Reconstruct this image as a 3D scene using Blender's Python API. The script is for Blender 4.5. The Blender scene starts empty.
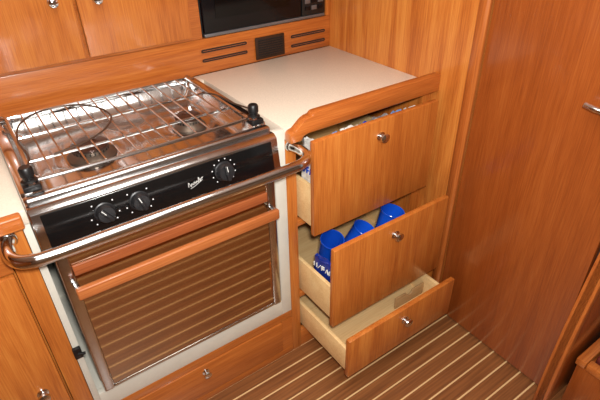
import bpy, bmesh, math, random
from mathutils import Vector, Matrix, noise as mnoise
random.seed(4)
S=bpy.context.scene
S.view_settings.view_transform='Standard'
def lin(c):
    return tuple(((v/255)/12.92 if v/255<=.04045 else ((v/255+.055)/1.055)**2.4) for v in c)+(1,)
# ---------------------------------------------------------------- materials
def newmat(name):
    m=bpy.data.materials.new(name); m.use_nodes=True
    nt=m.node_tree; b=nt.nodes['Principled BSDF']
    return m,nt,b
def plain(name,rgb,rough=.5,metal=0,coat=0,bump=0,bscale=40,var=.06,spec=.5,trans=0):
    m,nt,b=newmat(name)
    tc=nt.nodes.new('ShaderNodeTexCoord'); n=nt.nodes.new('ShaderNodeTexNoise'); n.inputs['Scale'].default_value=bscale; n.inputs['Detail'].default_value=4
    nt.links.new(tc.outputs['Object'],n.inputs['Vector'])
    r=nt.nodes.new('ShaderNodeValToRGB'); c=lin(rgb)
    r.color_ramp.elements[0].color=tuple(v*(1-var) for v in c[:3])+(1,); r.color_ramp.elements[1].color=tuple(min(1,v*(1+var)) for v in c[:3])+(1,)
    r.color_ramp.elements[0].position=.35; r.color_ramp.elements[1].position=.65
    nt.links.new(n.outputs['Fac'],r.inputs['Fac']); nt.links.new(r.outputs['Color'],b.inputs['Base Color'])
    b.inputs['Roughness'].default_value=rough; b.inputs['Metallic'].default_value=metal
    b.inputs['Coat Weight'].default_value=coat; b.inputs['Coat Roughness'].default_value=.08
    b.inputs['Specular IOR Level'].default_value=spec
    if bump:
        bp=nt.nodes.new('ShaderNodeBump'); bp.inputs['Strength'].default_value=bump; bp.inputs['Distance'].default_value=.003
        nt.links.new(n.outputs['Fac'],bp.inputs['Height']); nt.links.new(bp.outputs['Normal'],b.inputs['Normal'])
    return m
def wood(name,light,mid,dark,axis='Z',rough=.32,coat=.35,fig=1.0,fine=1.0,off=(0,0,0),figw=.07):
    m,nt,b=newmat(name); N=nt.nodes.new; L=nt.links.new
    geo=N('ShaderNodeNewGeometry')
    def mp(sc):
        q=N('ShaderNodeMapping'); q.inputs['Scale'].default_value=sc; q.inputs['Location'].default_value=off; L(geo.outputs['Position'],q.inputs['Vector']); return q
    def ax(a,c):
        v=[a,a,a]; v['XYZ'.index(axis)]=c; return v
    m1=mp(ax(9*fig,.9*fig)); n1=N('ShaderNodeTexNoise'); n1.inputs['Scale'].default_value=1; n1.inputs['Detail'].default_value=3; n1.inputs['Distortion'].default_value=.6
    L(m1.outputs[0],n1.inputs['Vector'])
    mu=N('ShaderNodeMath'); mu.operation='MULTIPLY'; mu.inputs[1].default_value=40; L(n1.outputs['Fac'],mu.inputs[0])
    si=N('ShaderNodeMath'); si.operation='SINE'; L(mu.outputs[0],si.inputs[0])
    mr=N('ShaderNodeMapRange'); mr.inputs[1].default_value=-1; mr.inputs[2].default_value=1; L(si.outputs[0],mr.inputs[0])
    m2=mp(ax(300*fine,9)); n2=N('ShaderNodeTexNoise'); n2.inputs['Scale'].default_value=1; n2.inputs['Detail'].default_value=5; n2.inputs['Roughness'].default_value=.65
    L(m2.outputs[0],n2.inputs['Vector'])
    m3=mp(ax(22,1.2)); n3=N('ShaderNodeTexNoise'); n3.inputs['Scale'].default_value=1; n3.inputs['Detail'].default_value=2
    L(m3.outputs[0],n3.inputs['Vector'])
    a1=N('ShaderNodeMath'); a1.operation='MULTIPLY_ADD'; a1.inputs[1].default_value=figw; L(mr.outputs[0],a1.inputs[0])
    a2=N('ShaderNodeMath'); a2.operation='MULTIPLY_ADD'; a2.inputs[1].default_value=.66; L(n2.outputs['Fac'],a2.inputs[0]); 
    a3=N('ShaderNodeMath'); a3.operation='MULTIPLY'; a3.inputs[1].default_value=.38; L(n3.outputs['Fac'],a3.inputs[0])
    L(a3.outputs[0],a2.inputs[2]); L(a2.outputs[0],a1.inputs[2])
    r=N('ShaderNodeValToRGB'); e=r.color_ramp.elements
    e[0].position=.36; e[0].color=lin(dark); e[1].position=.78; e[1].color=lin(light); x=e.new(.56); x.color=lin(mid)
    L(a1.outputs[0],r.inputs['Fac']); L(r.outputs['Color'],b.inputs['Base Color'])
    b.inputs['Roughness'].default_value=rough; b.inputs['Coat Weight'].default_value=coat; b.inputs['Coat Roughness'].default_value=.14
    bp=N('ShaderNodeBump'); bp.inputs['Strength'].default_value=.05; bp.inputs['Distance'].default_value=.001
    L(n2.outputs['Fac'],bp.inputs['Height']); L(bp.outputs['Normal'],b.inputs['Normal'])
    return m
WD=wood('teak_vertical',(208,134,61),(188,108,43),(154,79,29),'Z')
WX=wood('teak_horizontal',(202,124,57),(182,102,41),(148,73,27),'X',off=(3,1,2),figw=.05)
WF=wood('teak_edge',(206,128,62),(186,104,44),(152,75,29),'X',off=(5,1,2),figw=.04)
WT=wood('teak_trim',(198,120,56),(178,98,41),(146,72,28),'Z',off=(5,1,2),figw=.03)
WP=wood('teak_panel',(218,144,67),(196,115,47),(160,81,29),'Z',fig=.9,off=(1,7,0),figw=.13)
WR=wood('mahogany_door',(172,97,42),(153,78,30),(131,62,22),'Z',rough=.28,coat=.5,fig=.5,off=(9,2,1),figw=.03)
WB=wood('handle_wood',(202,128,72),(180,103,52),(142,74,34),'X',rough=.45,coat=.1,off=(3,6,2),figw=.08)
WB2=wood('reflection_and_vent_wood',(180,104,58),(156,83,43),(122,61,30),'X',rough=.45,coat=.1,off=(3,8,2),figw=.08)  # tone of the imitated handle reflection, also used for the vent bars
WN=wood('divider_wood',(196,160,112),(180,142,96),(156,118,76),'X',rough=.5,coat=.1,off=(3,8,2),figw=.08)
PLY=wood('pale_plywood',(236,206,152),(226,190,134),(208,166,110),'X',rough=.5,coat=.05,off=(4,4,4),figw=.03)
CREAM=plain('cream_laminate',(222,210,192),.36,bscale=420,var=.10)
WHITE=plain('white_gelcoat',(216,213,200),.35,bscale=20,var=.03)
CEIL=plain('headliner_vinyl',(236,232,224),.6,bscale=20,var=.02)
BEIGE=plain('beige_upholstered_wall',(150,128,104),.7,bscale=20,var=.1)
CHROME=plain('polished_stainless',(220,221,222),.10,metal=1,bscale=8,var=.03)
WIRE=plain('rack_wire',(206,206,206),.18,metal=1,bscale=8,var=.03)
LOOP=plain('thin_dark_wire',(84,66,54),.4,metal=.5,bscale=8,var=.03)
STEEL=plain('brushed_stainless',(200,200,200),.2,metal=1,bscale=60,var=.05)
TRAY=plain('hob_stainless',(204,206,207),.16,metal=1,bscale=14,var=.05,bump=.3)
GLASS=plain('mirror_oven_glass',(200,181,156),.045,metal=1,bscale=6,var=.02)
BLKG=plain('black_enamel',(14,14,15),.16,bscale=30,var=.1)
BLK=plain('black_plastic',(18,18,19),.4,bscale=60,var=.2)
KNB=plain('dark_grey_knob',(32,32,34),.38,bscale=60,var=.15)
DARK=plain('dark_void',(10,8,7),.8)
SLOT=plain('dark_slot',(40,23,14),.8)
SIL=plain('silver_print',(235,235,235),.4)
DSIL=plain('dull_silver',(120,120,122),.35,metal=.6)
WPR=plain('white_print',(225,225,220),.5)
GPR=plain('grey_print',(214,214,210),.5)
BURN=plain('burner_cap',(70,44,34),.32,metal=.3,bscale=60,var=.2)
ALU=plain('burner_aluminium',(120,106,94),.35,metal=.8)
BLUE=plain('blue_plastic',(18,78,196),.2,coat=.4,bscale=12,var=.15)
BLUE2=plain('navy_packet',(20,42,130),.28,bscale=30,var=.3,bump=.8)
PBLUE=plain('pale_blue_packet',(110,142,190),.35,bscale=50,var=.3,bump=.5)
TINW=plain('white_packet',(216,214,208),.35,bscale=50,var=.15,bump=.5)
GREY=plain('grey_packet',(150,150,152),.35,metal=.4,bscale=70,var=.3,bump=.5)
BROWN=plain('brown_socket',(52,33,21),.5,bscale=30,var=.15,spec=.25)
MWG=plain('microwave_black',(12,12,15),.2,bscale=10,var=.1,spec=.3)
MWW=plain('microwave_window',(8,8,9),.15,bscale=10,var=.1,spec=.25)
CUSH=plain('dark_red_cushion',(96,28,18),.7,bscale=90,var=.2,bump=.4)
def floor_mat():
    m,nt,b=newmat('teak_and_holly_sole'); N=nt.nodes.new; L=nt.links.new
    g=N('ShaderNodeNewGeometry'); sp=N('ShaderNodeSeparateXYZ'); L(g.outputs['Position'],sp.inputs[0])
    d=N('ShaderNodeMath'); d.operation='DIVIDE'; d.inputs[1].default_value=.055; L(sp.outputs['Y'],d.inputs[0])
    f=N('ShaderNodeMath'); f.operation='FRACT'; L(d.outputs[0],f.inputs[0])
    c=N('ShaderNodeMath'); c.operation='LESS_THAN'; c.inputs[1].default_value=.095; L(f.outputs[0],c.inputs[0])
    mp=N('ShaderNodeMapping'); mp.inputs['Scale'].default_value=(4,120,120); L(g.outputs['Position'],mp.inputs[0])
    n=N('ShaderNodeTexNoise'); n.inputs['Scale'].default_value=1; n.inputs['Detail'].default_value=5; L(mp.outputs[0],n.inputs['Vector'])
    r=N('ShaderNodeValToRGB'); r.color_ramp.elements[0].position=.3; r.color_ramp.elements[0].color=lin((104,61,31)); r.color_ramp.elements[1].position=.7; r.color_ramp.elements[1].color=lin((144,91,49))
    L(n.outputs['Fac'],r.inputs[0])
    r2=N('ShaderNodeValToRGB'); r2.color_ramp.elements[0].color=lin((206,168,116)); r2.color_ramp.elements[1].color=lin((226,192,140)); L(n.outputs['Fac'],r2.inputs[0])
    mx=N('ShaderNodeMix'); mx.data_type='RGBA'; L(c.outputs[0],mx.inputs[0]); L(r.outputs[0],mx.inputs[6]); L(r2.outputs[0],mx.inputs[7])
    L(mx.outputs[2],b.inputs['Base Color']); b.inputs['Roughness'].default_value=.4; b.inputs['Coat Weight'].default_value=.2; b.inputs['Coat Roughness'].default_value=.3
    return m
FLOOR=floor_mat()
# ---------------------------------------------------------------- mesh helpers
class M:
    """collects geometry in world coordinates, then becomes one object"""
    def __init__(s): s.bm=bmesh.new(); s.mats=[]
    def mi(s,m):
        if m not in s.mats: s.mats.append(m)
        return s.mats.index(m)
    def _merge(s,b,m,smooth=False,mat=None):
        k=s.mi(m)
        if mat is not None: b.transform(mat)
        for f in b.faces: f.material_index=k; f.smooth=smooth
        me=bpy.data.meshes.new('t'); b.to_mesh(me); b.free(); s.bm.from_mesh(me); bpy.data.meshes.remove(me)
        return s
    def box(s,x0,x1,y0,y1,z0,z1,m,bev=.0015,seg=2,mat=None):
        b=bmesh.new(); bmesh.ops.create_cube(b,size=1)
        for v in b.verts: v.co=Vector(((x0+x1)/2+v.co.x*(x1-x0),(y0+y1)/2+v.co.y*(y1-y0),(z0+z1)/2+v.co.z*(z1-z0)))
        if bev: bmesh.ops.bevel(b,geom=b.edges[:],offset=min(bev,.45*min(x1-x0,y1-y0,z1-z0)),segments=seg,profile=.5,affect='EDGES')
        return s._merge(b,m,False,mat)
    def prism(s,poly,axis,a0,a1,m,bev=0,smooth=False,mat=None):
        """poly: list of (p,q) in the two other axes (in xyz order)"""
        b=bmesh.new()
        def P(p,q,a): return {0:(a,p,q),1:(p,a,q),2:(p,q,a)}[axis]
        A=[b.verts.new(P(p,q,a0)) for p,q in poly]; B=[b.verts.new(P(p,q,a1)) for p,q in poly]
        b.faces.new(A); b.faces.new(B[::-1]); n=len(poly)
        for i in range(n): b.faces.new((A[i],B[i],B[(i+1)%n],A[(i+1)%n]))
        bmesh.ops.recalc_face_normals(b,faces=b.faces[:])
        if bev: bmesh.ops.bevel(b,geom=[e for e in b.edges if len(e.link_faces)==2 and e.calc_face_angle(0)>.6],offset=bev,segments=2,profile=.5,affect='EDGES')
        return s._merge(b,m,smooth,mat)
    def tube(s,pts,r,m,n=10,closed=False,mat=None):
        b=bmesh.new(); pts=[Vector(p) for p in pts]; N=len(pts); rings=[]
        up=None
        for i,p in enumerate(pts):
            if closed: t=(pts[(i+1)%N]-pts[i-1])
            else: t=pts[min(i+1,N-1)]-pts[max(i-1,0)]
            t.normalize()
            if up is None:
                up=Vector((0,0,1)) if abs(t.z)<.9 else Vector((1,0,0))
            u=(up-t*up.dot(t)).normalized(); v=t.cross(u); up=u
            rings.append([b.verts.new(p+(u*math.cos(2*math.pi*k/n)+v*math.sin(2*math.pi*k/n))*r) for k in range(n)])
        for i in range(N if closed else N-1):
            A=rings[i];B=rings[(i+1)%N]
            for k in range(n): b.faces.new((A[k],A[(k+1)%n],B[(k+1)%n],B[k]))
        if not closed: b.faces.new(rings[0][::-1]); b.faces.new(rings[-1])
        bmesh.ops.recalc_face_normals(b,faces=b.faces[:])
        return s._merge(b,m,True,mat)
    def lathe(s,prof,m,n=28,mat=None,smooth=True):
        """prof: (r,z) about z axis"""
        b=bmesh.new(); rings=[]
        for r,z in prof:
            if r<1e-5: rings.append([b.verts.new((0,0,z))])
            else: rings.append([b.verts.new((r*math.cos(2*math.pi*k/n),r*math.sin(2*math.pi*k/n),z)) for k in range(n)])
        for A,B in zip(rings,rings[1:]):
            for k in range(n):
                k2=(k+1)%n
                if len(A)==1 and len(B)>1: b.faces.new((A[0],B[k],B[k2]))
                elif len(B)==1 and len(A)>1: b.faces.new((A[k],B[0],A[k2]))
                elif len(A)>1: b.faces.new((A[k],A[k2],B[k2],B[k]))
        for R in (rings[0],rings[-1]):
            if len(R)>1: b.faces.new(R)
        bmesh.ops.recalc_face_normals(b,faces=b.faces[:])
        s._merge(b,m,smooth,mat); return s
    def done(s,name,parent=None,label=None,category=None,kind=None,group=None):
        bm=s.bm; lo=Vector((1e9,)*3); hi=-lo
        for v in bm.verts:
            for i in range(3): lo[i]=min(lo[i],v.co[i]); hi[i]=max(hi[i],v.co[i])
        c=Vector(((lo.x+hi.x)/2,(lo.y+hi.y)/2,lo.z))
        for v in bm.verts: v.co-=c
        me=bpy.data.meshes.new(name); bm.to_mesh(me); bm.free()
        for m in s.mats: me.materials.append(m)
        try: me.set_sharp_from_angle(angle=math.radians(40))
        except Exception: pass
        o=bpy.data.objects.new(name,me); S.collection.objects.link(o)
        o.location=c
        if parent: o.parent=parent; o.location=c-wp(parent)
        meta(o,label,category,kind,group); return o
def wp(o):
    v=Vector(o.location); p=o.parent
    while p: v+=p.location; p=p.parent
    return v
def meta(o,label,category,kind,group):
    if label: o['label']=label
    if category: o['category']=category
    if kind: o['kind']=kind
    if group: o['group']=group
def empty(name,loc,label,category,group=None):
    o=bpy.data.objects.new(name,None); o.empty_display_size=.05; o.location=loc; S.collection.objects.link(o); meta(o,label,category,None,group); return o
def smoothpath(pts,n=8,closed=False):
    P=[Vector(p) for p in pts]; out=[]; N=len(P)
    rng=range(N) if closed else range(N-1)
    for i in rng:
        g=lambda k: P[k%N] if closed else P[max(0,min(N-1,k))]
        a,b,c,d=g(i-1),g(i),g(i+1),g(i+2)
        for j in range(n):
            t=j/n; out.append(.5*((2*b)+(c-a)*t+(2*a-5*b+4*c-d)*t*t+(3*b-a-3*c+d)*t**3))
    if not closed: out.append(P[-1])
    return out
def T(x,y,z): return Matrix.Translation((x,y,z))
RX=lambda a: Matrix.Rotation(math.radians(a),4,'X')
RY=lambda a: Matrix.Rotation(math.radians(a),4,'Y')
RZ=lambda a: Matrix.Rotation(math.radians(a),4,'Z')
def knob(x,y,z,parent,sc=1,name='knob',wide=1.0):
    """round polished push-knob pointing to -y"""
    q=M(); mt=T(x,y,z)@RX(90)@Matrix.Diagonal((sc*wide,sc,sc,1))
    q.lathe([(.0125,0),(.0125,.003),(.007,.004),(.0065,.010),(.011,.013),(.0135,.017),(.0125,.022),(.007,.025),(0,.026)],CHROME,mat=mt)
    return q.done(name,parent,label='small polished chrome pull knob')
FZ=-.9
# ---------------------------------------------------------------- room shell
M().box(-2.2,1.6,-2.0,1.0,FZ-.04,FZ,FLOOR,0).done('floor',kind='structure')
M().box(-2.2,1.6,-2.0,1.0,1.15,1.19,CEIL,0).done('ceiling',kind='structure')
M().box(-2.2,1.6,.92,.96,FZ,1.15,WX,0).done('wall_back',kind='structure')
M().box(-2.24,-2.2,-2.0,.96,FZ,1.15,WD,0).done('wall_left',kind='structure')
M().box(-2.2,1.6,-2.04,-2.0,FZ,1.15,BEIGE,0).done('wall_front',kind='structure')
M().box(.582,.602,-.165,.918,FZ,1.15,WP,0).done('wall_right',kind='structure')
q=M(); q.prism([(.572,-.168),(.566,-.160),(.566,-.142),(.572,-.132),(.582,-.130),(.582,-.168)],2,FZ,1.15,WT,bev=.001); q.done('trim_1',kind='structure')
# door leaf with handle
q=M(); q.box(.584,.612,-.628,-.170,FZ+.012,1.14,WR,.002); door=q.done('door_1',kind='structure')
q=M(); mt=T(.584,-.545,.085)@RY(-90)
q.lathe([(.022,0),(.022,.004),(.019,.007),(.009,.009),(.008,.03),(0,.03)],CHROME,mat=mt)
q.tube(smoothpath([(.560,-.548,.085),(.554,-.538,.085),(.553,-.518,.086),(.556,-.494,.088)],6),.0075,CHROME,12)
q.done('door_handle',door,label='polished chrome lever handle')
M().box(.612,1.6,-.67,-.63,FZ,1.15,WR,0).done('wall_side',kind='structure')
# curved-edge bulkhead board
edge=[(.515,-.9),(.513,-.8),(.515,-.7),(.522,-.6),(.533,-.5),(.548,-.4),(.566,-.3),(.59,-.2),(.622,-.1),(.66,0),(.70,.1),(.74,.2)]
q=M(); q.prism(edge+[(.80,.2),(.80,-.9)],1,-.672,-.648,WR,bev=.002)
par=q.done('partition_panel',label='dark mahogany partition board with a curved lighter edge beside the door',category='partition')
q=M(); inner=[(x+.028,z) for x,z in edge]
q.prism(edge+inner[::-1],1,-.679,-.641,WT,bev=.003); q.done('edge_trim',par,label='lighter curved wooden edge trim')
# step box
st=empty('seat_box',(.85,-.95,FZ),'low wooden seat box with a raised rim beside the partition','seat')
q=M(); q.box(.603,1.1,-1.25,-.692,FZ,-.715,WR,.002); q.done('body',st)
q=M(); q.box(.597,1.1,-.716,-.686,-.713,-.685,WF,.004); q.box(.597,.625,-1.25,-.718,-.713,-.685,WF,.004); q.done('rim',st)
q=M(); q.box(.632,1.09,-1.24,-.724,-.713,-.672,CUSH,.012,4); q.done('cushion',st,label='dark red seat cushion')
# ---------------------------------------------------------------- drawer unit
cab=empty('drawer_cabinet',(.288,.26,FZ),'orange teak galley drawer cabinet with three open drawers beside the stove','cabinet')
q=M()
q.box(.001,.036,0,.02,FZ,-.035,WD); q.box(.545,.58,0,.02,FZ,-.035,WD)
q.box(.036,.545,.001,.02,FZ,-.815,WX)
q.box(.036,.545,.001,.02,-.345,-.325,WX); q.box(.036,.545,.001,.02,-.650,-.630,WX)
q.box(.001,.019,.021,.52,FZ,-.035,WD); q.box(.562,.58,.021,.52,FZ,-.035,WD); q.box(.019,.562,.502,.52,FZ,-.035,DARK)
q.done('body',cab)
def drawer(d,zt,zb,bt,bb):
    q=M(); x0,x1=.046,.520; yf=-d+.019
    y1=.40
    q.box(x0,x0+.012,yf,y1,bb,bt,PLY,.001); q.box(x1-.012,x1,yf,y1,bb,bt,PLY,.001)
    q.box(x0+.012,x1-.012,y1-.012,y1,bb,bt,PLY,.001); q.box(x0+.012,x1-.012,yf,yf+.004,bb,bt,PLY,.001)
    q.box(x0+.012,x1-.012,yf+.004,y1-.012,bb+.004,bb+.012,PLY,0)
    o=q.done('drawer',cab,label='pulled-out drawer with pale plywood box')
    q=M(); q.box(.0407,.528,-d,-d+.018,zb,zt,WD,.002); q.done('drawer_front',o,label='orange teak drawer front with vertical grain')
    knob(.285,-d,{-.024:-.075,-.332:-.379,-.638:-.690}[zt],o,1.05,wide=1.25)
    return o
drawer(.0794,-.024,-.338,-.175,-.315)
drawer(.1774,-.332,-.645,-.490,-.622)
d3=drawer(.2618,-.638,-.808,-.695,-.795)
q=M(); pl=[(.36,-.782),(.507,-.782),(.507,-.728),(.455,-.728)]
for i in range(9):
    a=math.pi*i/8; pl.append((.43+.016*math.cos(a),-.730-.016*math.sin(a)))
pl+=[(.40,-.728),(.36,-.728)]
q.prism(pl,1,-.150,-.144,WN,bev=.001); q.done('divider',d3,label='pale wooden divider with a small notch')
# worktop
q=M()
q.box(0,.581,0,.543,-.034,0,CREAM,.002); q.box(-.645,-.0005,.492,.543,-.034,0,CREAM,.002); q.box(-1.3,-.645,0,.543,-.034,0,CREAM,.002)
wt=q.done('worktop',label='speckled cream laminate galley worktop around the stove',category='worktop')
q=M(); pr=[(0.0,-.036),(0.0,-.012),(.003,-.006),(.010,-.003),(.016,-.003)]
for i in range(15):
    t=i/14; pr.append((.016+.052*t,-.003+.030*math.sin(t*math.pi/2)**1.2))
pr+=[(.074,.028),(.079,.034),(.088,.036),(.581,.036),(.581,-.020),(.060,-.020),(.045,-.024),(.036,-.036)]
q.prism(pr,1,-.030,-.001,WF,bev=.003); q.done('fiddle_rail',wt,label='raised teak fiddle rail with a scrolled end')
q=M(); q.box(-1.3,-.656,-.026,-.001,-.030,.003,WF,.005,3); q.done('wooden_edge',wt,label='rounded teak front edging')
# ---------------------------------------------------------------- stove cabinet
sc=empty('stove_cabinet',(-.35,.26,FZ),'teak cabinet with white-lined recess holding the stove','cabinet')
q=M(); q.box(-.706,-.663,0,.02,FZ,-.036,WD); q.box(-.663,-.0,0,.02,FZ,-.866,WX); q.box(-.663,-.0,0,.02,-.722,-.688,WX)
q.box(-.663,-.63,0,.02,-.866,-.722,WX,0); q.box(-.044,0,0,.02,-.866,-.722,WX,0)
q.done('body',sc)
q=M(); q.box(-.629,-.045,-.004,.014,-.864,-.724,WX,.002); df=q.done('drawer_front',sc,label='wide shallow teak drawer front under the stove')
knob(-.34,-.004,-.755,df,.95)
q=M()
q.box(-.038,-.0005,0,.02,-.687,-.002,WHITE,.001); q.box(-.662,-.646,0,.02,-.687,-.036,WHITE,.001)
q.box(-.646,-.038,0,.02,-.687,-.622,WHITE,.001)
q.box(-.0425,-.0325,.02,.488,-.687,-.036,WHITE,0); q.box(-.656,-.646,.02,.488,-.687,-.036,WHITE,0)
q.box(-.646,-.0425,.02,.488,-.640,-.630,WHITE,0); q.box(-.646,-.0425,.478,.488,-.630,-.036,WHITE,0)
q.done('recess_liner',sc,label='white painted recess liner')
x,z=(-.655,-.434)
q=M(); q.box(x-.010,x+.010,-.012,-.0005,z-.018,z+.018,BLK,.003); q.tube([(x,-.012,z),(x+.016,-.018,z)],.004,BLK); q.done('latch',sc,label='small black plastic stove latch')
# left cupboard
lc=empty('base_cupboard',(-1.0,.26,FZ),'teak base cupboard with door beside the stove','cabinet')
q=M(); q.box(-1.3,-.708,.002,.02,-.14,-.036,WX); q.box(-.726,-.708,.021,.52,FZ,-.036,WD); q.box(-1.3,-.708,.002,.02,FZ,-.86,WX); q.box(-1.3,-1.2,.002,.02,-.86,-.14,WD); q.done('body',lc)
q=M(); q.box(-1.19,-.711,-.010,.010,-.857,-.143,WD,.003); dd=q.done('door',lc); knob(-.76,-.010,-.507,dd,1.1)
# ---------------------------------------------------------------- stove
sv=empty('gas_stove',(-.343,.2,-.59),'stainless marine gas stove with black control panel and mirrored door','stove')
q=M(); q.box(-.630,-.062,.004,.45,-.585,-.05,STEEL,.004)
q.box(-.644,-.044,-.006,.022,-.05,.022,STEEL,.009,4); q.box(-.644,-.044,.462,.486,-.03,.028,CHROME,.006,3)
q.box(-.644,-.618,.022,.462,-.045,.026,CHROME,.004,2); q.box(-.070,-.044,.022,.462,-.045,.026,CHROME,.004,2)
q.done('body',sv)
# hob tray, dished
q=M(); b=bmesh.new(); nx,ny=60,44; x0,x1,y0,y1=-.618,-.070,.022,.462; g=[]
for j in range(ny+1):
    row=[]
    for i in range(nx+1):
        x=x0+(x1-x0)*i/nx; y=y0+(y1-y0)*j/ny
        e=min(i/nx,1-i/nx,(j/ny)*.8,(1-j/ny)*.8); z=.016-.036*min(1,e/.06)**.7
        for cx,cy,R in((-.455,.215,.085),(-.18,.225,.065),(-.32,.37,.06)):
            dd_=math.hypot(x-cx,y-cy)
            z-=.008*max(0,1-(dd_/R)**2)
        z+=.0016*mnoise.noise(Vector((x*9,y*9,3)))
        row.append(b.verts.new((x,y,z)))
    g.append(row)
for j in range(ny):
    for i in range(nx): b.faces.new((g[j][i],g[j][i+1],g[j+1][i+1],g[j+1][i]))
q._merge(b,TRAY,True); q.done('hob_tray',sv,label='dished shiny stainless hob tray')
for cx,cy,R in((-.455,.215,.047),(-.18,.225,.037)):
    q=M(); q.lathe([(R*1.3,-.028),(R*1.3,-.020),(R*1.1,-.012),(R*.95,-.008),(R*.95,.0),(R*.9,.002),(0,.002)],ALU,mat=T(cx,cy,0))
    for k in range(24):
        a=2*math.pi*k/24; q.box(R*.93,R*.965,-.0016,.0016,-.007,-.001,DARK,0,mat=T(cx,cy,0)@RZ(math.degrees(a)))
    bo=q.done('burner',sv,label='round metal gas burner with flame ports')
    q=M(); q.lathe([(R*.85,.0015),(R*.98,.004),(R*.98,.009),(R*.85,.012),(R*.4,.0125),(R*.36,.010),(0,.010)],BURN,mat=T(cx,cy,0)); q.done('burner_cap',bo,label='dark reddish brown burner cap')
# pan rack
q=M(); zr=.036
q.tube(smoothpath([(-.600,.045,zr),(-.34,.038,zr),(-.088,.045,zr),(-.082,.06,zr),(-.082,.43,zr),(-.09,.445,zr),(-.34,.447,zr),(-.6,.445,zr),(-.606,.43,zr),(-.606,.06,zr)],6,True),.0045,WIRE,8,True)
for y in(.15,.30): q.tube([(-.606,y,zr-.004),(-.082,y,zr-.004)],.0038,WIRE,8)
n=14
for i in range(1,n):
    x=-.606+.524*i/n
    q.tube([(x,.042,zr+.002),(x,.446,zr+.002)],.0025,WIRE,8)
for x,y in((-.6,.06),(-.09,.06),(-.6,.43),(-.09,.43)): q.tube([(x,y,zr),(x,y,.012)],.004,WIRE,8)
q.done('pan_rack',sv,label='stainless wire pan support rack')
# pot clamps
for x,s in((-.617,1),(-.066,-1)):
    q=M(); q.lathe([(.017,.026),(.017,.04),(.012,.043),(.012,.05),(.014,.052),(.014,.068),(.011,.072),(0,.072)],BLK,mat=T(x,.045,0)); q.box(x-.018,x+.018,.022,.062,.020,.036,BLK,.004)
    q.done('clamp',sv,label='black plastic pot-holder clamp')
    q=M()
    if s>0: pth=[(x,.055,.056),(-.600,.12,.058),(-.605,.22,.060),(-.585,.31,.064),(-.53,.36,.066),(-.45,.355,.066),(-.40,.30,.066),(-.385,.22,.064),(-.42,.155,.062),(-.48,.115,.060),(-.55,.10,.058)]
    else: pth=[(x,.055,.056),(-.088,.12,.058),(-.092,.20,.056),(-.11,.26,.050)]
    q.tube(smoothpath(pth,8),.0024,LOOP,8); q.done('pot_holder',sv,label='thin dark looped pot-holder wire')
# control panel
q=M(); q.prism([(-.002,.008),(-.020,.008),(-.032,.000),(-.046,-.088),(-.042,-.098),(-.002,-.098)],0,-.644,-.044,STEEL,bev=.003)
cp=q.done('control_panel',sv,label='stainless fascia with glossy black control strip')
sl=.014/.088; tilt=math.degrees(math.atan(sl))
def onp(x,z,out=0):
    return Vector((x,-.032-sl*(-z)-out,z))
def pm(x,z,out=0): return T(*onp(x,z,out))@RX(90-tilt)
q=M(); q.box(-.280,.280,-.0395,.0395,-.001,.0025,BLKG,.001,mat=pm(-.345,-.0445)); q.done('control_strip',cp,label='glossy black enamel strip')
for kx,kz in((-.503,-.042),(-.425,-.042),(-.209,-.040)):
    for i in (range(10) if kx>-.3 else (0,1,3,6,8,9)):
        a=math.radians(-45+i*30); q=M(); q.lathe([(.0016,.0026),(.0016,.0031),(0,.0031)],SIL,8,mat=pm(kx,kz)@T(.0315*math.cos(a),.0315*math.sin(a),0))
        q.done('dial_mark',cp,label='silver printed dial mark')
q=M(); pts=[(-.030,-.004),(-.025,.009),(-.021,-.006),(-.016,.002),(-.011,-.004),(-.006,.003),(-.002,-.004),(.003,.002),(.008,-.004),(.013,.010),(.015,-.003),(.020,.002),(.028,.004)]
q.tube(smoothpath([(a*.72,b_*.8,.0028) for a,b_ in pts],5),.0008,GPR,6,mat=pm(-.285,-.044)@RZ(12))
q.tube(smoothpath([(a*.72,b_*.8,.0028) for a,b_ in ((-.026,-.011),(-.005,-.009),(.024,-.003))],5),.0005,GPR,6,mat=pm(-.285,-.044)@RZ(12))
q.done('emblem',cp,label='slanted pale script-like emblem')
for i,(kx,kz,r) in enumerate(((-.503,-.042,.0205),(-.425,-.042,.0205),(-.209,-.040,.0225))):
    q=M(); q.lathe([(r*1.12,.003),(r*1.12,.005),(r,.006),(r*.94,.020),(r*.86,.023),(0,.023)],KNB,32,mat=pm(kx,kz))
    q.box(-r*.24,r*.24,-r*.92,r*.92,.020,.030,KNB,.003,mat=pm(kx,kz)@RZ([35,20,5][i])); q.box(-.0008,.0008,r*.2,r*.85,.0301,.0305,WPR,0,mat=pm(kx,kz)@RZ([35,20,5][i]))
    q.done('control_knob',cp,label='dark grey round control knob with grip bar')
# oven door
q=M(); q.box(-.628,-.602,-.032,.002,-.590,-.104,STEEL,.004,3); q.box(-.084,-.058,-.032,.002,-.590,-.104,STEEL,.004,3)
q.box(-.602,-.084,-.030,.002,-.590,-.580,STEEL,.003); q.box(-.602,-.084,-.030,.002,-.122,-.104,STEEL,.003)
od=q.done('oven_door',sv,label='oven door with stainless frame')
q=M(); q.box(-.602,-.084,-.027,-.006,-.580,-.122,GLASS,.0005,1); q.done('glass',od,label='mirror-like bronze tinted oven glass')
q=M(); q.box(-.601,-.085,-.034,-.0275,-.184,-.155,WB2,.002,3); q.done('handle_reflection',od,label='darker strip standing in for the handle reflection in the glass')  # added strip, its darker wood colour imitates the handle mirrored in the glass
q=M(); q.box(-.612,-.074,-.076,-.060,-.223,-.193,WB,.004,3); hd=q.done('handle',od,label='teak bar handle across the oven door')
for x in(-.606,-.080):
    q=M(); q.box(x-.006,x+.006,-.060,-.032,-.214,-.200,STEEL,.002); q.done('bracket',hd,label='small steel handle bracket')
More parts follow.
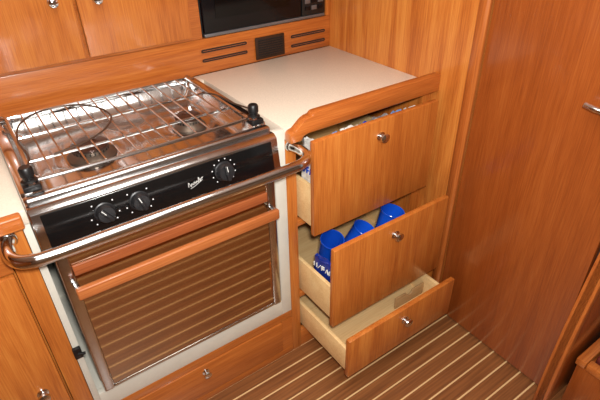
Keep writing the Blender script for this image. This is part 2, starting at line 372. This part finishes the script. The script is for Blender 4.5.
# grab rail
q=M(); z=-.055
path=smoothpath([(-.694,-.006,z),(-.700,-.035,z),(-.696,-.078,z),(-.672,-.103,z),(-.61,-.110,z),(-.34,-.110,z),(-.08,-.110,z),(-.012,-.103,z),(.018,-.078,z),(.024,-.038,z),(.018,-.007,z)],10)
q.tube(path,.0145,CHROME,20)
for x in(-.694,.018): q.lathe([(.0185,.001),(.0185,.004),(.016,.008)],CHROME,mat=T(x,0,z)@RX(90))
q.done('grab_rail',label='polished chrome tubular safety rail in front of the stove',category='rail')
# ---------------------------------------------------------------- upper cabinets & fascia
uc=empty('wall_cabinet',(-.4,.6,.0),'teak wall cabinet with two doors above the stove','cabinet')
yf=.545
q=M()
q.box(-1.3,.581,yf,.565,.001,.118,WX,.001)
q.box(-1.3,.036,yf,.565,.119,1.14,WX,.001)
q.box(.560,.581,yf,.565,.119,1.14,WD,.001); q.box(.036,.560,yf,.565,.47,1.14,WX,.001)
q.box(.036,.560,.566,.90,.100,.116,WX,0)
q.done('body',uc)
for a,b_ in((-.335,-.006),(-.680,-.345),(-1.03,-.69)):
    q=M(); q.box(a,b_,yf-.018,yf-.001,.131,.70,WD,.003); d_=q.done('cabinet_door',uc)
    if a>-.4: knob(-.280,yf-.018,.290,d_,1.0)
    elif a>-.7: knob(-.398,yf-.018,.296,d_,1.0)
# microwave
mw=empty('microwave',(.3,.7,.118),'glossy black built-in microwave oven above the worktop','microwave')
q=M(); q.box(.042,.554,.556,.86,.120,.42,BLK,.004); q.done('body',mw)
q=M(); q.box(.044,.440,.538,.555,.134,.418,MWG,.004); q.box(.09,.39,.5355,.539,.178,.38,MWW,.001); q.done('door',mw,label='glossy black microwave door with window')
q=M(); q.box(.444,.552,.538,.555,.134,.418,BLK,.004); mcp=q.done('control_panel',mw)
for r_ in range(5):
    for c_ in range(3):
        q=M(); q.box(.456+c_*.03,.480+c_*.03,.5355,.5378,.152+r_*.024,.167+r_*.024,DSIL if (r_+c_)%2 else MWG,.001)
        q.done('button',mcp,label='small keypad button')
q=M(); q.box(.044,.552,.540,.555,.121,.132,DSIL,.003); q.done('trim_strip',mw,label='dull silver strip')
# vents
for x0,x1 in((.022,.204),(.390,.556)):
    q=M()
    for z in(.078,.046) if x0<.1 else (.066,.031):
        h=.0075
        def cap(hh):
            P=[]
            for i in range(9): a=math.pi/2+math.pi*i/8; P.append((x0+h+hh*math.cos(a),z+hh*math.sin(a)))
            for i in range(9): a=-math.pi/2+math.pi*i/8; P.append((x1-h+hh*math.cos(a),z+hh*math.sin(a)))
            return P
        q.prism(cap(h+.002),1,yf-.0030,yf-.0005,WX); q.prism(cap(h-.0015),1,yf-.0040,yf-.0031,SLOT)
        q.box(x0+.008,x1-.008,yf-.0047,yf-.0041,z-.0006,z+.0006,WB2,0)
    q.done('air_vent',label='pair of slotted dark vents in the teak fascia',category='vent',group='fascia vents')
q=M(); q.box(.236,.362,yf-.007,yf-.0005,.008,.088,BROWN,.003); so=q.done('vent_plate',label='dark brown rectangular grille plate on the teak fascia',category='vent')
q=M(); q.box(.247,.351,yf-.008,yf-.0072,.018,.078,DARK,0)
for k in range(7): q.box(.247,.351,yf-.0095,yf-.0079,.020+k*.0083,.0240+k*.0083,BROWN,.0006)
q.done('grille',so,label='dark brown slatted grille')
# ---------------------------------------------------------------- drawer contents
def mug(x,y,z,h,r,m,label,rot=None,ha=0,name='mug',group=None):
    mt=T(x,y,z)@(rot or Matrix())
    q=M(); q.lathe([(0,0),(r*.78,0),(r*.9,.004),(r*.98,.018),(r,.03),(r,h-.012),(r*1.02,h-.007),(r*1.05,h-.002),(r*1.02,h),(r*.95,h-.001),(r*.92,h-.01),(r*.86,.012),(0,.009)],m,mat=mt)
    o=q.done(name,label=label,category='mug',group=group)
    q=M(); q.tube(smoothpath([(r*.93,0,h*.82),(r*1.35,0,h*.86),(r*1.65,0,h*.66),(r*1.55,0,h*.36),(r*.9,0,h*.22)],6),.0055,m,8,mat=mt@RZ(ha)); q.done('handle',o); return o
def packet(x,y,z,w,t,h,m,label,rz=0,marks=0,seed=0,printm=None,h0f=.45,h1f=.72,taper=.8,top=.7,wt_=.0035,crum=.004):
    mt=T(x,y,z)@RZ(rz)
    q=M(); b=bmesh.new(); bmesh.ops.create_cube(b,size=1); bmesh.ops.subdivide_edges(b,edges=b.edges[:],cuts=9,use_grid_fill=True)
    for v in b.verts:
        c=v.co.copy(); pz=c.z+.5; th=1-taper*max(0,pz-top)/(1-top); n_=mnoise.noise(c*4+Vector((seed,0,0)))
        v.co=Vector((c.x*w+n_*crum,(c.y*th)*t*(1-.5*(2*c.x)**4)+n_*crum,pz*h+(n_*crum*2 if pz>.1 else 0)))
    q._merge(b,m,True,mt); o=q.done('food_packet',label=label,category='packet')
    if marks:
        q=M(); yy=-t*.5-.0045; h0,h1=h*h0f,h*h1f; s=wt_
        def bar(x0,z0,x1,z1): 
            dx,dz=x1-x0,z1-z0; L_=math.hypot(dx,dz); nx_,nz_=-dz/L_*s/2,dx/L_*s/2
            q.prism([(x0+nx_,z0+nz_),(x1+nx_,z1+nz_),(x1-nx_,z1-nz_),(x0-nx_,z0-nz_)],1,yy,yy+.004,printm,mat=mt)
        for i in range(marks):
            a=-w*.42+i*w*.84/marks; b_=a+w*.56/marks; mz=(h0+h1)/2; k=(i*5+seed)%4
            if k==0: bar(a,h0,a,h1); bar(a,h1,b_,h1); bar(a,mz,b_,mz)
            elif k==1: bar(a,h0,(a+b_)/2,h1); bar((a+b_)/2,h1,b_,h0)
            elif k==2: bar(a,h0,a,h1); bar(b_,h0,b_,h1)
            else: bar(a,h0,b_,h1)
        q.done('printed_mark',o,label='printed lettering')
    return o
z2=-.608; G='blue mugs in the middle drawer'; lb='glossy blue plastic mug tipped among packets in the drawer'
packet(.080,-.092,z2,.104,.022,.160,BLUE2,'dark blue food packet with white lettering in the middle drawer',rz=-84,marks=5,seed=2,printm=WPR,h0f=.80,h1f=.90,taper=.2,top=.9,wt_=.0024,crum=.005)
packet(.148,-.050,z2,.088,.080,.090,BLUE2,'squat dark blue packet under the blue mugs',seed=5,taper=.1)
packet(.165,-.134,z2,.090,.026,.150,BLUE2,'dark blue packet behind the middle drawer front',seed=12,taper=.3,top=.8,crum=.005)
packet(.243,-.062,z2,.080,.080,.080,TINW,'squat white packet under a blue mug',seed=9,taper=.1)
packet(.355,-.074,z2,.080,.080,.118,TINW,'white packet under the separate blue mug',seed=10,taper=.1)
mug(.138,-.026,-.506,.108,.038,BLUE,lb,rot=RX(16)@RY(-4),ha=-80,group=G)
mug(.214,-.046,-.500,.112,.039,BLUE,lb,rot=RY(20)@RX(16),ha=-75,group=G)
mug(.350,-.070,-.480,.108,.040,BLUE,'glossy blue plastic mug standing apart on a white packet',rot=RY(10)@RX(6),ha=-30,group=G)
z1=-.302
packet(.077,-.018,z1,.062,.030,.246,TINW,'white food packet with blue print at the top drawer corner',marks=4,seed=2,rz=-86,printm=BLUE,h0f=.62,h1f=.70,taper=.1,top=.9,wt_=.003,crum=.006)
for x,w_,h_,m_,l_,sd,rz_ in((.140,.056,.250,PBLUE,'pale blue packet standing in the top drawer',3,8),(.206,.060,.256,TINW,'white paper packet standing in the top drawer',4,-6),(.268,.050,.250,BLUE,'small blue packet standing in the top drawer',6,5),(.330,.062,.256,GREY,'grey packet standing in the top drawer',11,-5),(.396,.056,.253,PBLUE,'pale blue packet standing in the top drawer',7,6),(.460,.056,.250,TINW,'white paper packet standing in the top drawer',8,-4)):
    packet(x,-.030,z1,w_,.034,h_,m_,l_,seed=sd,taper=.25,top=.85,rz=rz_,crum=.005)
# ---------------------------------------------------------------- camera
r2=Vector((0.81763955,-0.57539988,-0.01950725)); u2=Vector((0.32991253,0.4404975,0.83493693)); fw=Vector((0.47182972,0.68911314,-0.54999981))
cam=bpy.data.cameras.new('camera'); co=bpy.data.objects.new('camera',cam); S.collection.objects.link(co)
Rm=Matrix((r2,u2,-fw)).transposed().to_4x4(); co.matrix_world=T(-.6463,-1.0111,.5585)@Rm
cam.sensor_width=36; cam.lens=484.79/600*36; cam.clip_start=.02; S.camera=co
# ---------------------------------------------------------------- lights
def area(name,loc,target,size,energy,col,sy=None):
    l=bpy.data.lights.new(name,'AREA'); l.energy=energy; l.size=size; l.color=col
    if sy: l.shape='RECTANGLE'; l.size_y=sy
    o=bpy.data.objects.new(name,l); S.collection.objects.link(o); o.location=loc
    o.rotation_euler=(Vector(target)-Vector(loc)).to_track_quat('-Z','Y').to_euler(); return o
area('cabin_light',(-.4,-.5,1.12),(-.4,-.5,0),1.0,12.5,(1,.97,.90),.8)
area('rear_fill_light',(-.6,-1.5,1.12),(-.6,-1.5,0),1.2,7,(1,.96,.9),.7)  # added fill light, unseen behind the camera, brightens the cabin
area('camera_flash',(-.62,-1.02,.625),(.22,-.05,-.22),.06,23,(1,.98,.95))
w=bpy.data.worlds.new('world'); S.world=w; w.use_nodes=True
w.node_tree.nodes['Background'].inputs[0].default_value=(1,.95,.88,1); w.node_tree.nodes['Background'].inputs[1].default_value=.3
